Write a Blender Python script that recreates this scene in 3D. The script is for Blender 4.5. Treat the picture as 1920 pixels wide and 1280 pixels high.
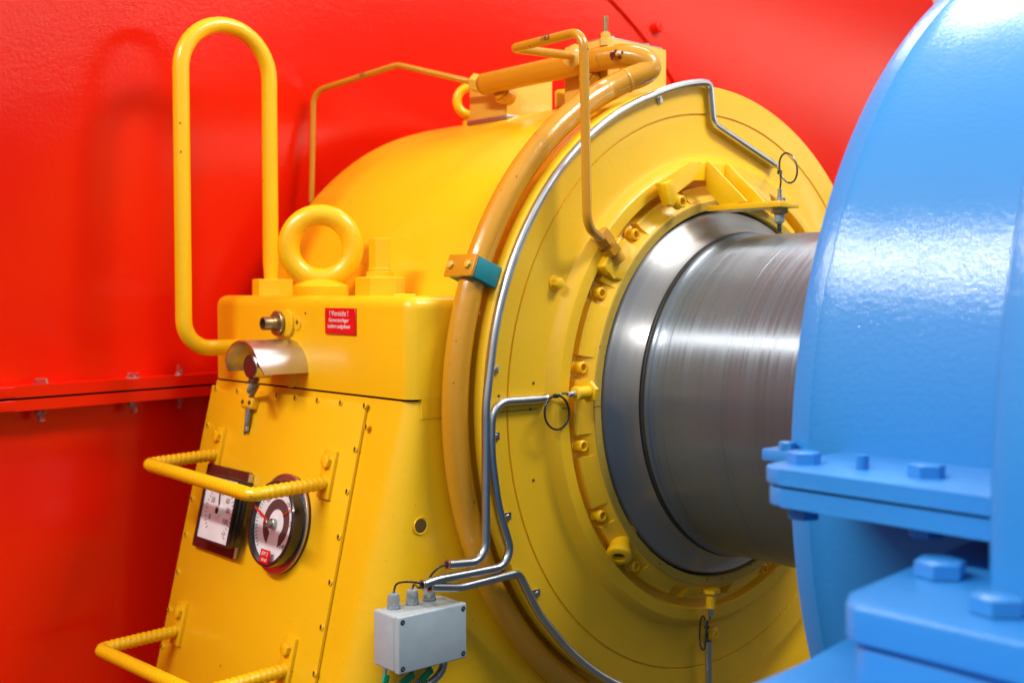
import bpy, bmesh, math, random
from math import sin, cos, pi, radians, hypot, atan2, sqrt
from mathutils import Vector, Matrix
random.seed(7)
S = bpy.context.scene
for o in list(bpy.data.objects): bpy.data.objects.remove(o)
V = Vector

# ------------------------------------------------------------------ camera
CAM = V((1.4626, -1.8224, 0.1944)); YAW, PIT = .7226, -.0411; FPX = 2177.2
fw = V((-cos(YAW)*cos(PIT), sin(YAW)*cos(PIT), sin(PIT)))
rt = fw.cross(V((0, 0, 1))).normalized(); up = rt.cross(fw)
cd = bpy.data.cameras.new('camera'); cam = bpy.data.objects.new('camera', cd); S.collection.objects.link(cam)
cam.matrix_world = Matrix(((rt.x, up.x, -fw.x, CAM.x), (rt.y, up.y, -fw.y, CAM.y), (rt.z, up.z, -fw.z, CAM.z), (0, 0, 0, 1)))
cd.sensor_width = 36; cd.lens = FPX/1920*36; cd.clip_end = 100; cd.clip_start = .05
cd.dof.use_dof = True; cd.dof.focus_distance = 1.85; cd.dof.aperture_fstop = 3.8
S.camera = cam

# ------------------------------------------------------------------ light
W = bpy.data.worlds.new('World'); S.world = W; W.use_nodes = True
nt = W.node_tree; bg = nt.nodes['Background']
tc = nt.nodes.new('ShaderNodeTexCoord'); sx = nt.nodes.new('ShaderNodeSeparateXYZ')
cr = nt.nodes.new('ShaderNodeValToRGB'); nt.links.new(tc.outputs['Generated'], sx.inputs[0])
mr = nt.nodes.new('ShaderNodeMapRange'); mr.inputs['From Min'].default_value = -1
nt.links.new(sx.outputs['Z'], mr.inputs['Value']); nt.links.new(mr.outputs[0], cr.inputs[0])
cr.color_ramp.elements[0].position = .42; cr.color_ramp.elements[0].color = (.075, .075, .075, 1)
cr.color_ramp.elements[1].position = .72; cr.color_ramp.elements[1].color = (.75, .75, .76, 1)
nt.links.new(cr.outputs[0], bg.inputs['Color']); bg.inputs['Strength'].default_value = .85
def lamp(name, loc, target, sx_, sy_, power, col=(1, 1, 1)):
    l = bpy.data.lights.new(name, 'AREA'); l.shape = 'RECTANGLE'; l.size = sx_; l.size_y = sy_; l.energy = power; l.color = col
    o = bpy.data.objects.new(name, l); S.collection.objects.link(o); o.location = loc
    d = V(target)-V(loc); o.rotation_euler = d.to_track_quat('-Z', 'Y').to_euler(); return o
lamp('hall_light_strip', (-.9, -3.3, 2.50), (-.7, -.4, 0), 4.2, .16, 172, (1, .975, .94))
lamp('ceiling_light', (1.5, .5, 2.5), (-.2, .1, .5), 1.0, .6, 62, (1, .985, .95))
lamp('hall_window', (4.3, 4.1, 1.19), (-.8, 0, .8), 6.4, .26, 45, (1, .88, .70))
lamp('rear_ceiling_light', (-1.2, .9, 3.4), (-.5, 0, .2), 2.2, .5, 48, (1, .98, .95))
S.view_settings.view_transform = 'Standard'; S.view_settings.look = 'None'; S.view_settings.gamma = 1
S.view_settings.exposure = 0.32
S.render.engine = 'CYCLES'

# ------------------------------------------------------------------ unprojection: a pixel of the photo on a real plane
def ray(u, v): return ((u-960)/FPX*rt-(v-640)/FPX*up+fw).normalized()
def at(u, v, x=None, y=None, z=None):
    d = ray(u, v)
    i, s = [(i, s) for i, s in enumerate((x, y, z)) if s is not None][0]
    return CAM+d*((s-CAM[i])/d[i])

# ------------------------------------------------------------------ materials
def paint(name, col, rough=.32, bump=.12, scale=55, coat=.35, var=.06, fine=.05, dirt=0.0, dirtcol=(.12, .07, .02), spec=.38, wave=.12, cr_=.06):
    m = bpy.data.materials.new(name); m.use_nodes = True; n = m.node_tree.nodes; l = m.node_tree.links
    p = n['Principled BSDF']; g = n.new('ShaderNodeNewGeometry')
    a = n.new('ShaderNodeTexNoise'); a.inputs['Scale'].default_value = 4.0; a.inputs['Detail'].default_value = 5
    l.new(g.outputs['Position'], a.inputs['Vector'])
    mix = n.new('ShaderNodeMix'); mix.data_type = 'RGBA'
    mix.inputs[6].default_value = (*[c*(1-var) for c in col], 1); mix.inputs[7].default_value = (*[min(1, c*(1+var)) for c in col], 1)
    l.new(a.outputs['Fac'], mix.inputs[0]); out = mix.outputs[2]
    if dirt:
        d = n.new('ShaderNodeTexNoise'); d.inputs['Scale'].default_value = 70; d.inputs['Detail'].default_value = 3
        l.new(g.outputs['Position'], d.inputs['Vector'])
        r = n.new('ShaderNodeValToRGB'); r.color_ramp.elements[0].position = .755-dirt; r.color_ramp.elements[1].position = .80-dirt
        l.new(d.outputs['Fac'], r.inputs[0]); m2 = n.new('ShaderNodeMix'); m2.data_type = 'RGBA'
        l.new(r.outputs[0], m2.inputs[0]); l.new(out, m2.inputs[6]); m2.inputs[7].default_value = (*dirtcol, 1); out = m2.outputs[2]
    l.new(out, p.inputs['Base Color'])
    rr = n.new('ShaderNodeMapRange'); rr.inputs['To Min'].default_value = rough*.8; rr.inputs['To Max'].default_value = rough*1.25
    b0 = n.new('ShaderNodeTexNoise'); b0.inputs['Scale'].default_value = 12; b0.inputs['Detail'].default_value = 4
    l.new(g.outputs['Position'], b0.inputs['Vector']); l.new(b0.outputs['Fac'], rr.inputs['Value']); l.new(rr.outputs[0], p.inputs['Roughness'])
    b1 = n.new('ShaderNodeTexNoise'); b1.inputs['Scale'].default_value = scale; b1.inputs['Detail'].default_value = 2.5; b1.inputs['Roughness'].default_value = .5
    b2 = n.new('ShaderNodeTexNoise'); b2.inputs['Scale'].default_value = scale*4.5; b2.inputs['Detail'].default_value = 2
    b3 = n.new('ShaderNodeTexNoise'); b3.inputs['Scale'].default_value = 9; b3.inputs['Detail'].default_value = 2
    for b in (b1, b2, b3): l.new(g.outputs['Position'], b.inputs['Vector'])
    bu = n.new('ShaderNodeBump'); bu.inputs['Strength'].default_value = min(1, bump*4); bu.inputs['Distance'].default_value = .0018
    l.new(b1.outputs['Fac'], bu.inputs['Height'])
    bv = n.new('ShaderNodeBump'); bv.inputs['Strength'].default_value = min(1, fine*5); bv.inputs['Distance'].default_value = .0006
    l.new(b2.outputs['Fac'], bv.inputs['Height']); l.new(bu.outputs[0], bv.inputs['Normal'])
    bw = n.new('ShaderNodeBump'); bw.inputs['Strength'].default_value = wave; bw.inputs['Distance'].default_value = .006
    l.new(b3.outputs['Fac'], bw.inputs['Height']); l.new(bv.outputs[0], bw.inputs['Normal'])
    l.new(bw.outputs[0], p.inputs['Normal'])
    p.inputs['Coat Weight'].default_value = coat; p.inputs['Coat Roughness'].default_value = cr_
    l.new(bw.outputs[0], p.inputs['Coat Normal']); p.inputs['Specular IOR Level'].default_value = spec
    return m
def plain(name, col, rough=.5, metal=0, coat=0, bump=0, bscale=200):
    m = bpy.data.materials.new(name); m.use_nodes = True; n = m.node_tree.nodes; l = m.node_tree.links
    p = n['Principled BSDF']; p.inputs['Roughness'].default_value = rough; p.inputs['Metallic'].default_value = metal
    p.inputs['Coat Weight'].default_value = coat
    g = n.new('ShaderNodeNewGeometry'); a = n.new('ShaderNodeTexNoise'); a.inputs['Scale'].default_value = 30; a.inputs['Detail'].default_value = 5
    l.new(g.outputs['Position'], a.inputs['Vector'])
    mix = n.new('ShaderNodeMix'); mix.data_type = 'RGBA'
    mix.inputs[6].default_value = (*[c*.82 for c in col], 1); mix.inputs[7].default_value = (*[min(1, c*1.12) for c in col], 1)
    l.new(a.outputs['Fac'], mix.inputs[0]); l.new(mix.outputs[2], p.inputs['Base Color'])
    if bump:
        b = n.new('ShaderNodeTexNoise'); b.inputs['Scale'].default_value = bscale; l.new(g.outputs['Position'], b.inputs['Vector'])
        bu = n.new('ShaderNodeBump'); bu.inputs['Strength'].default_value = bump; bu.inputs['Distance'].default_value = .0006
        l.new(b.outputs['Fac'], bu.inputs['Height']); l.new(bu.outputs[0], p.inputs['Normal'])
    return m
def turned(name, base, rough, streak=.5, met=1.0, cool=.08):
    # lathe-turned steel: rings at constant x, brushed round the shaft
    m = bpy.data.materials.new(name); m.use_nodes = True; n = m.node_tree.nodes; l = m.node_tree.links
    p = n['Principled BSDF']; p.inputs['Metallic'].default_value = met; p.inputs['Anisotropic'].default_value = .92; p.inputs['Anisotropic Rotation'].default_value = .25
    tn = n.new('ShaderNodeTangent'); tn.direction_type = 'RADIAL'; tn.axis = 'X'; l.new(tn.outputs[0], p.inputs['Tangent'])
    g = n.new('ShaderNodeNewGeometry'); mp = n.new('ShaderNodeVectorMath'); mp.operation = 'MULTIPLY'
    mp.inputs[1].default_value = (170, 1.6, 1.6); l.new(g.outputs['Position'], mp.inputs[0])
    a = n.new('ShaderNodeTexNoise'); a.inputs['Scale'].default_value = 1; a.inputs['Detail'].default_value = 4; a.inputs['Roughness'].default_value = .7
    l.new(mp.outputs[0], a.inputs['Vector'])
    mp2 = n.new('ShaderNodeVectorMath'); mp2.operation = 'MULTIPLY'; mp2.inputs[1].default_value = (14, 2.2, 2.2)
    l.new(g.outputs['Position'], mp2.inputs[0])
    c = n.new('ShaderNodeTexNoise'); c.inputs['Scale'].default_value = 1; c.inputs['Detail'].default_value = 3; l.new(mp2.outputs[0], c.inputs['Vector'])
    r1 = n.new('ShaderNodeMapRange'); r1.inputs['From Min'].default_value = .3; r1.inputs['From Max'].default_value = .7
    r1.inputs['To Min'].default_value = rough*.8; r1.inputs['To Max'].default_value = rough*1.3
    l.new(a.outputs['Fac'], r1.inputs['Value']); l.new(r1.outputs[0], p.inputs['Roughness'])
    ad = n.new('ShaderNodeMath'); ad.operation = 'MULTIPLY_ADD'; ad.inputs[1].default_value = .55; l.new(a.outputs['Fac'], ad.inputs[0])
    ml = n.new('ShaderNodeMath'); ml.operation = 'MULTIPLY'; ml.inputs[1].default_value = .45; l.new(c.outputs['Fac'], ml.inputs[0]); l.new(ml.outputs[0], ad.inputs[2])
    r = n.new('ShaderNodeValToRGB'); r.color_ramp.elements[0].position = .3; r.color_ramp.elements[1].position = .7
    lo, hi = base*(1-.32*streak), base*(1+.25*streak); r.color_ramp.elements[0].color = (lo*(1-cool), lo, lo*(1+cool), 1); r.color_ramp.elements[1].color = (hi*(1-cool), hi, hi*(1+cool), 1)
    l.new(ad.outputs[0], r.inputs[0]); l.new(r.outputs[0], p.inputs['Base Color'])
    bu = n.new('ShaderNodeBump'); bu.inputs['Strength'].default_value = .12; bu.inputs['Distance'].default_value = .0003
    l.new(a.outputs['Fac'], bu.inputs['Height']); l.new(bu.outputs[0], p.inputs['Normal'])
    return m

YEL = (.88, .497, .004)
M = {}
M['yellow'] = paint('yellow_enamel', YEL, .36, .06, 70, .3, .07, .06, dirt=.02, dirtcol=(.30, .12, .005))
M['yellow_rough'] = paint('yellow_enamel_brushed', YEL, .30, .07, 85, .45, .07, .10, dirt=.035)
M['yellow_face'] = paint('yellow_enamel_cast', (.83, .475, .010), .42, .05, 90, .18, .06, .06)
M['yellow_matt'] = paint('yellow_dusty_ring', (.46, .30, .035), .62, .12, 120, 0, .12, .2, dirt=.08)
M['ochre'] = paint('ochre_enamel', (.56, .25, .010), .24, .06, 75, .5, .12, .10, dirt=.04)
M['tan'] = paint('tan_enamel', (.68, .42, .05), .4, .05, 70, .3, .08, .06)
M['red'] = paint('red_enamel', (.76, .010, .0004), .45, .05, 120, .42, .05, .05, spec=.05, wave=.06, cr_=.10)
M['red_bolt'] = paint('red_daubed_bolt', (.50, .03, .02), .4, .1, 90, .3, .1, .1, dirt=.24, dirtcol=(.32, .30, .27))
M['blue'] = paint('blue_enamel', (.022, .225, .57), .45, .055, 150, .8, .04, .07, spec=.25, wave=.07, cr_=.04)
M['blue_fg'] = paint('blue_enamel_flange', (.024, .225, .60), .4, .08, 90, .4, .06, .1)
M['shaft'] = turned('turned_steel', .23, .36, .45, .75, .13)
M['collar'] = turned('turned_steel_bright', .38, .40, .45, .85, .0)
M['groove'] = plain('dark_groove_steel', (.09, .09, .09), .4, .8)
M['steel'] = plain('zinc_steel_tube', (.60, .62, .63), .30, 1, 0, .0)
M['alu'] = plain('aluminium_sheet', (.60, .58, .56), .34, 1, 0, .1)
M['brass'] = plain('dull_brass', (.34, .25, .12), .38, .9, 0, .15)
M['bolt'] = plain('zinc_bolt', (.45, .44, .40), .35, .9)
M['black'] = plain('black_cable', (.012, .012, .014), .38, 0, .3)
M['dark'] = plain('dark_gap', (.012, .011, .010), .7)
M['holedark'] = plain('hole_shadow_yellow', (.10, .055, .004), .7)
M['grey'] = plain('grey_plastic', (.40, .47, .50), .42, 0, .1, .1, 500)
M['gland'] = plain('grey_gland_plastic', (.26, .30, .31), .45, 0, 0, .1)
M['teal'] = plain('teal_rubber', (.005, .22, .25), .55, 0, 0, .2, 300)
M['sign'] = plain('red_sign_plastic', (.72, .006, .008), .3, 0, .3)
M['white'] = plain('white_print', (.82, .78, .72), .5)
M['dial'] = plain('white_dial', (.84, .86, .87), .5)
M['maroon'] = paint('maroon_back_plate', (.105, .016, .012), .35, .1, 60, .15, .15, .05)
M['bezel'] = plain('black_bezel', (.014, .014, .016), .22, 0, .6)
M['arc'] = plain('dial_brown', (.11, .045, .045), .6)
M['ink'] = plain('black_ink', (.02, .018, .018), .6)
M['greyink'] = plain('grey_ink', (.16, .15, .15), .6)
M['redink'] = plain('red_needle', (.75, .03, .01), .4)
M['tag'] = plain('green_tag', (.0, .30, .13), .5)
M['rubber'] = plain('grey_hose', (.18, .20, .21), .5)
gl = bpy.data.materials.new('gauge_glass'); gl.use_nodes = True; p = gl.node_tree.nodes['Principled BSDF']
p.inputs['Base Color'].default_value = (1, 1, 1, 1); p.inputs['Roughness'].default_value = .02; p.inputs['Transmission Weight'].default_value = 1; p.inputs['IOR'].default_value = 1.1
M['glass'] = gl

# ------------------------------------------------------------------ object helpers
def frame_z(d):
    d = V(d).normalized(); a = V((0, 0, 1)) if abs(d.z) < .9 else V((1, 0, 0))
    x = a.cross(d).normalized(); y = d.cross(x); return x, y, d
def poly_fillet(pts, fr, n=7):
    pts = [V(p) for p in pts]
    if not hasattr(fr, '__len__'): fr = [fr]*len(pts)
    out = [pts[0]]
    for i in range(1, len(pts)-1):
        a, b, c = pts[i-1], pts[i], pts[i+1]; d1 = (a-b); d2 = (c-b); l1, l2 = d1.length, d2.length
        d1.normalize(); d2.normalize(); an = d1.angle(d2)
        if an > pi-.02: out.append(b); continue
        t = fr[i]/math.tan(an/2); t = min(t, l1*.49, l2*.49); r = t*math.tan(an/2)
        ctr = b+(d1+d2).normalized()*(r/sin(an/2)); s = b+d1*t-ctr; e = b+d2*t-ctr; tot = s.angle(e)
        for k in range(n+1):
            f = k/n; out.append(ctr+(s*sin((1-f)*tot)+e*sin(f*tot))/sin(tot))
    out.append(pts[-1]); return out
class B:
    def __init__(s): s.bm = bmesh.new()
    def ring(s, c, x, y, r, n): return [s.bm.verts.new(c+x*(r*cos(2*pi*k/n))+y*(r*sin(2*pi*k/n))) for k in range(n)]
    def skin(s, rings, caps=True, closed=False):
        n = len(rings[0]); m = len(rings)
        for i in range(m if closed else m-1):
            a, b = rings[i], rings[(i+1) % m]
            for k in range(n): s.bm.faces.new((a[k], a[(k+1) % n], b[(k+1) % n], b[k]))
        if caps and not closed:
            s.bm.faces.new(rings[0][::-1]); s.bm.faces.new(rings[-1])
    def tube(s, pts, r, n=16, caps=True, closed=False, rfun=None):
        pts = [V(p) for p in pts]; rings = []; x = None; m = len(pts)
        for i, p in enumerate(pts):
            if closed: t = (pts[(i+1) % m]-pts[i-1]).normalized()
            else: t = (pts[min(i+1, m-1)]-pts[max(i-1, 0)]).normalized()
            if x is None: x, y, _ = frame_z(t)
            x = (x-t*x.dot(t)).normalized(); y = t.cross(x)
            rings.append(s.ring(p, x, y, rfun(i) if rfun else r, n))
        s.skin(rings, caps, closed); return s
    def revolve(s, c, axis, prof, n=32, a0=0, a1=2*pi, xdir=None, caps=True):
        # prof: (h, r) along axis
        x, y, d = frame_z(axis)
        if xdir is not None: x = (V(xdir)-d*V(xdir).dot(d)).normalized(); y = d.cross(x)
        c = V(c); full = abs(a1-a0-2*pi) < 1e-6; m = n if full else n+1; cols = []
        for k in range(m):
            t = a0+(a1-a0)*k/n; u = x*cos(t)+y*sin(t)
            cols.append([s.bm.verts.new(c+d*h+u*r) for h, r in prof])
        for k in range(n):
            a, b = cols[k], cols[(k+1) % m]
            for i in range(len(prof)-1): s.bm.faces.new((a[i], b[i], b[i+1], a[i+1]))
        if caps and full:
            if prof[0][1] > 1e-4: s.bm.faces.new([q[0] for q in cols][::-1])
            if prof[-1][1] > 1e-4: s.bm.faces.new([q[-1] for q in cols])
        if not full:
            s.bm.faces.new(cols[0]); s.bm.faces.new(cols[-1][::-1])
        return s
    def cyl(s, p0, p1, r, n=24, bev=0, r1=None):
        p0, p1 = V(p0), V(p1); L = (p1-p0).length; r1 = r if r1 is None else r1
        prof = [(0, r-bev), (bev, r), (L-bev, r1), (L, r1-bev)] if bev else [(0, r), (L, r1)]
        return s.revolve(p0, p1-p0, prof, n)
    def hexa(s, p0, d, r, h, bev=.0015, rot=0):
        d = V(d).normalized(); x, y, _ = frame_z(d); X = x*cos(rot)+y*sin(rot); Y = d.cross(X); p0 = V(p0)
        rg = [s.ring(p0, X, Y, r, 6), s.ring(p0+d*(h-bev), X, Y, r, 6), s.ring(p0+d*h, X, Y, r-bev*1.6, 6)]
        s.skin(rg); return s
    def prism(s, pts, vec, bev=0, seg=2):
        vec = V(vec); a = [s.bm.verts.new(V(p)) for p in pts]; b = [s.bm.verts.new(V(p)+vec) for p in pts]; n = len(a)
        fs = [s.bm.faces.new(a[::-1]), s.bm.faces.new(b)]+[s.bm.faces.new((a[k], a[(k+1) % n], b[(k+1) % n], b[k])) for k in range(n)]
        if bev:
            es = list({e for f in fs for e in f.edges}); bmesh.ops.bevel(s.bm, geom=es, offset=bev, segments=seg, profile=.5, affect='EDGES')
        return s
    def box(s, a, b, bev=0, seg=2, rot=None, piv=None):
        (x0, y0, z0), (x1, y1, z1) = a, b
        return s.prism([(x0, y0, z0), (x1, y0, z0), (x1, y1, z0), (x0, y1, z0)], (0, 0, z1-z0), bev, seg)
    def obox(s, c, ax, ay, az, hx, hy, hz, bev=0, seg=2):
        c, ax, ay, az = V(c), V(ax).normalized(), V(ay).normalized(), V(az).normalized()
        return s.prism([c+ax*i*hx+ay*j*hy-az*hz for i, j in ((-1, -1), (1, -1), (1, 1), (-1, 1))], az*2*hz, bev, seg)
    def torus(s, c, nrm, R, r, n=48, m=18):
        x, y, d = frame_z(nrm); c = V(c)
        return s.tube([c+x*R*cos(2*pi*k/n)+y*R*sin(2*pi*k/n) for k in range(n)], r, m, closed=True)
    def obj(s, name, mat, parent=None, loc=None, sharp=38, smooth=True):
        bmesh.ops.recalc_face_normals(s.bm, faces=s.bm.faces)
        if loc is None and parent is not None: off = parent.location
        elif loc is not None: off = V(loc)
        else:
            vs = [v.co for v in s.bm.verts]; off = V([(min(v[i] for v in vs)+max(v[i] for v in vs))/2 for i in range(3)]); off.z = min(v.z for v in vs)
        for v in s.bm.verts: v.co -= off
        me = bpy.data.meshes.new(name); s.bm.to_mesh(me); s.bm.free()
        if smooth:
            me.shade_smooth(); me.set_sharp_from_angle(angle=radians(sharp))
        me.materials.append(mat if not isinstance(mat, str) else M[mat])
        o = bpy.data.objects.new(name, me); S.collection.objects.link(o)
        if parent is not None: o.parent = parent; o.location = (0, 0, 0) if loc is None else V(loc)-parent.location
        else: o.location = off
        return o
class SP(B): pass
def sub(b, name, mat, part):      # a sub-part: child of a part whose own origin is the thing's origin
    root = part.parent; off = root.location+part.location
    bmesh.ops.recalc_face_normals(b.bm, faces=b.bm.faces)
    for v in b.bm.verts: v.co -= off
    me = bpy.data.meshes.new(name); b.bm.to_mesh(me); b.bm.free(); me.shade_smooth(); me.set_sharp_from_angle(angle=radians(38)); me.materials.append(M[mat])
    o = bpy.data.objects.new(name, me); S.collection.objects.link(o); o.parent = part; return o
def tag(o, label, cat, group=None):
    o['label'] = label; o['category'] = cat
    if group: o['group'] = group
    return o
def thing(name, loc, label, cat, group=None):
    o = bpy.data.objects.new(name, None); S.collection.objects.link(o); o.location = loc; o.empty_display_size = .05
    return tag(o, label, cat, group)
def text_bm(txt, size, origin, ex, ey, depth=.0006, align='CENTER', wide=1.0):
    c = bpy.data.curves.new('t', 'FONT'); c.body = txt; c.size = size; c.align_x = align; c.extrude = depth/2; c.resolution_u = 3
    t = bpy.data.objects.new('t', c); S.collection.objects.link(t); bpy.context.view_layer.update()
    me = bpy.data.meshes.new_from_object(t.evaluated_get(bpy.context.evaluated_depsgraph_get()))
    bpy.data.objects.remove(t); bpy.data.curves.remove(c)
    b = B(); b.bm.from_mesh(me); bpy.data.meshes.remove(me)
    ex, ey = V(ex).normalized(), V(ey).normalized(); ez = ex.cross(ey)
    for v in b.bm.verts: v.co = V(origin)+ex*v.co.x*wide+ey*v.co.y+ez*v.co.z
    return b
def join(*bs):
    r = B()
    for b in bs:
        me = bpy.data.meshes.new('j'); b.bm.to_mesh(me); b.bm.free(); r.bm.from_mesh(me); bpy.data.meshes.remove(me)
    return r
def pol(x, r, deg): return V((x, r*cos(radians(deg)), r*sin(radians(deg))))
X, Y, Z = V((1, 0, 0)), V((0, 1, 0)), V((0, 0, 1))

# ------------------------------------------------------------------ red generator casing (large dished end shield)
gen = thing('generator_casing', (-.86, 0, -1.2), 'huge glossy red machine casing filling the background behind the yellow bearing', 'machine')
def cx(r): return -.868+.18*(r-.67)
prof = [(-1.6, 2.24), (cx(2.24)-.02, 2.245), (cx(2.24), 2.235)]+[(cx(r), r) for r in (2.0, 1.7, 1.4, 1.1, .9, .6, .3)]+[(cx(.3), .01)]
b = B(); b.revolve((0, 0, 0), X, prof[:-1]+[(cx(.3), .02)], 160); b.obj('end_shield', 'red', gen, sharp=25)
b = B(); b.revolve((0, 0, 0), X, [(cx(2.1)-.01, 2.1), (cx(2.1)+.010, 2.1)]+[(cx(r)+.010, r) for r in (1.8, 1.5, 1.25, 1.128)]+[(cx(1.125)+.008, 1.1255), (cx(1.125)-.01, 1.1255), (cx(1.5)-.01, 1.5), (cx(2.1)-.01, 2.1)], 40, radians(-20), radians(98), xdir=Y, caps=False); b.obj('cover_segment', 'red', gen, sharp=25)
# horizontal split flange: two plates with a dark joint
def flange_poly(z, d):
    pts = [V((cx(-y if y < 0 else y)+.055+d, y, z)) for y in (-1.9, -1.1, -.6, -.3)]
    return pts+[V((p.x-.12, p.y, z)) for p in pts[::-1]]
b = B(); b.prism(flange_poly(.003, 0), (0, 0, .021), .003); up_f = b.obj('upper_flange', 'red', gen)
b = B(); b.prism(flange_poly(-.022, .0), (0, 0, .0205), .003); lo_f = b.obj('lower_flange', 'red', gen)
b = B(); b.prism([p-V((.006, 0, 0)) for p in flange_poly(-.0012, 0)], (0, 0, .0042)); b.obj('joint_gasket', 'dark', gen)
for (u, v, sc) in ((106, 722, 1), (272, 709, 1), (347, 702, .6), (-60, 735, 1)):
    P = at(u, v, z=.026); P.x = cx(abs(P.y))+.028
    r = .0125*sc
    b = B(); b.hexa((P.x, P.y, .0245), Z, r, .010, rot=.3); b.cyl((P.x, P.y, .024), (P.x, P.y, .0255), r*1.3, 20)
    if sc < 1: b.cyl((P.x, P.y, .024), (P.x, P.y, .045), r*.8, 12, .001)
    b.obj('flange_bolt', 'red_bolt', gen)
    b = B(); b.hexa((P.x, P.y, -.0225), -Z, r, .012, rot=.5); b.cyl((P.x, P.y, -.03), (P.x, P.y, -.047), r*.55, 14, .001); b.obj('flange_nut', 'red_bolt', gen)
for a in (18, 54, 72, 90):
    c = pol(cx(1.17)+.010, 1.17, a); b = B(); b.cyl(c, c+X*.006, .016, 20, .001); b.hexa(c+X*.006, X, .0135, .012); b.obj('cover_bolt', 'red', gen)

# ------------------------------------------------------------------ yellow bearing housing
H = thing('bearing_housing', (-.4, -.1, -1.2), 'big yellow round bearing housing on a sloping pedestal around the steel shaft', 'machine')
b = B()   # drum
b.revolve((0, 0, 0), X, [(-.02, .40), (-.02, .592), (-.03, .594), (-.74, .596), (-.775, .594), (-.79, .589), (-.80, .575), (-.80, .30)], 160, caps=False)
b.obj('drum', 'yellow', H, sharp=30)
b = B()   # end plate with the groove and raised flange ring
pr = [(-.022, .43), (-.022, .598), (-.020, .6), (-.004, .6), (0, .597), (0, .5455), (-.0035, .5445), (-.0035, .5425), (0, .5415), (.0, .474), (.004, .463), (.012, .456), (.019, .452), (.0235, .446), (.0245, .441),
      (.0245, .424), (.021, .4215), (.004, .4185), (.0035, .405), (.006, .400)]
b.revolve((0, 0, 0), X, pr, 192, caps=False); b.obj('end_plate', 'yellow_face', H, sharp=24)
b = B()   # inner seal ring
b.revolve((0, 0, 0), X, [(.0, .410), (.008, .402), (.012, .394), (.034, .3815), (.038, .377), (.0385, .3765)], 192, caps=False)
for k in range(18):
    a = 110.5+20*k
    b.revolve((0, 0, 0), X, [(.006, .406), (.019, .4055), (.0215, .403), (.0225, .398), (.036, .3805), (.03, .375), (.006, .375), (.006, .406)], 14, radians(a+3.0), radians(a+17.0), xdir=Y, caps=False)
b.obj('seal_ring', 'yellow_face', H, sharp=30)
b = B(); b.revolve((0, 0, 0), X, [(.0385, .3768), (.0405, .375), (.0405, .3605), (.038, .3585), (-.05, .3585)], 192, caps=False)
b.obj('seal_face', 'yellow_matt', H, sharp=30)
b = B(); b.revolve((0, 0, 0), X, [(.026, .3584), (.030, .3575), (.028, .350), (-.02, .34)], 192, caps=False); b.obj('oil_gap', 'dark', H)
# socket head bolts around the ring
def sbolt(c, d=X, r=.0108, h=.020, mat='yellow_rough'):
    b = B(); b.cyl(c, V(c)+V(d)*.003, r*1.25, 24, .0008)
    b.revolve(c, d, [(.002, r), (h-.002, r), (h, r-.002), (h, r*.62), (h-.009, r*.55), (h-.009, .0005)], 24, caps=False); return b
b = sbolt((0, 0, 0)); bolt0 = b.obj('socket_bolt', 'yellow_rough', H, loc=(0, 0, 0))
bolt0.data.transform(Matrix.Identity(4))
first = True
for k in range(18):
    a = 110.5+20*k
    if k in (7, 8): continue
    o = bolt0 if first else bolt0.copy()
    if not first: S.collection.objects.link(o); o.parent = H
    first = False; o.location = pol(.009, .3965, a)-H.location
    h = B(); c = pol(.0175, .3965, a); h.cyl(c+X*.0005, c+X*.003, .0058, 6); so = h.obj('socket', 'holedark', None); so.parent = o
    so.location = c-pol(.009, .3965, a)
# short seam at the height of the axis
for (y0, y1, x) in ((-.598, -.474, .0004), (-.44, -.424, .0249), (-.3765, -.3605, .0409)):
    b = B(); b.box((x-.002, y0, -.0035), (x, y1, -.0022)); b.obj('joint_line', 'holedark', H)
# small hex plug and stray screw holes on the plate
c = at(1040, 531, x=0.0); b = B(); b.cyl(c, c+X*.003, .014, 24, .001); b.hexa(c+X*.002, X, .0105, .014, rot=.3); b.obj('plug', 'yellow_rough', H)
for (u, v) in ((937, 608), (1000, 718), (935, 742), (994, 767), (1000, 900), (1017, 832), (1240, 1090)):
    b = B(); c = at(u, v, x=0); b.cyl(c-X*.001, c+X*.0006, .0028, 12); b.obj('screw_hole', 'holedark', H)
# lug that takes the oil line
c = pol(.004, .3985, 141.2); u = pol(0, 1, 141.2)
b = B(); t = X.cross(u)
pts = [c+u*.030+t*.034, c+u*.012+t*.036]+[c-u*.004+(t*cos(q)-u*sin(q))*.030 for q in [pi*k/12 for k in range(13)]]+[c+u*.012-t*.036, c+u*.030-t*.034]
b.prism(pts, X*.036, .004, 3); b.obj('oil_inlet_lug', 'yellow_rough', H)
# drain elbow lug lower left
c = at(1152, 1020, x=.012); d = V((.45, -.60, -.66)).normalized()
b = B(); b.hexa(c-d*.012+V((0, .004, .008)), V((.35, .5, .79)), .026, .030, rot=.2)
b.revolve(c-d*.010+X*.014, d, [(0, .019), (.020, .021), (.026, .024), (.034, .024), (.036, .021), (.036, .012), (.026, .011), (.026, .0005)], 28, caps=False)
b.obj('drain_plug', 'yellow_rough', H)
c2 = c-d*.010+X*.014+d*.0265; b = B(); b.cyl(c2, c2+d*.001, .0108, 20); b.obj('drain_hole', 'holedark', H)
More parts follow.
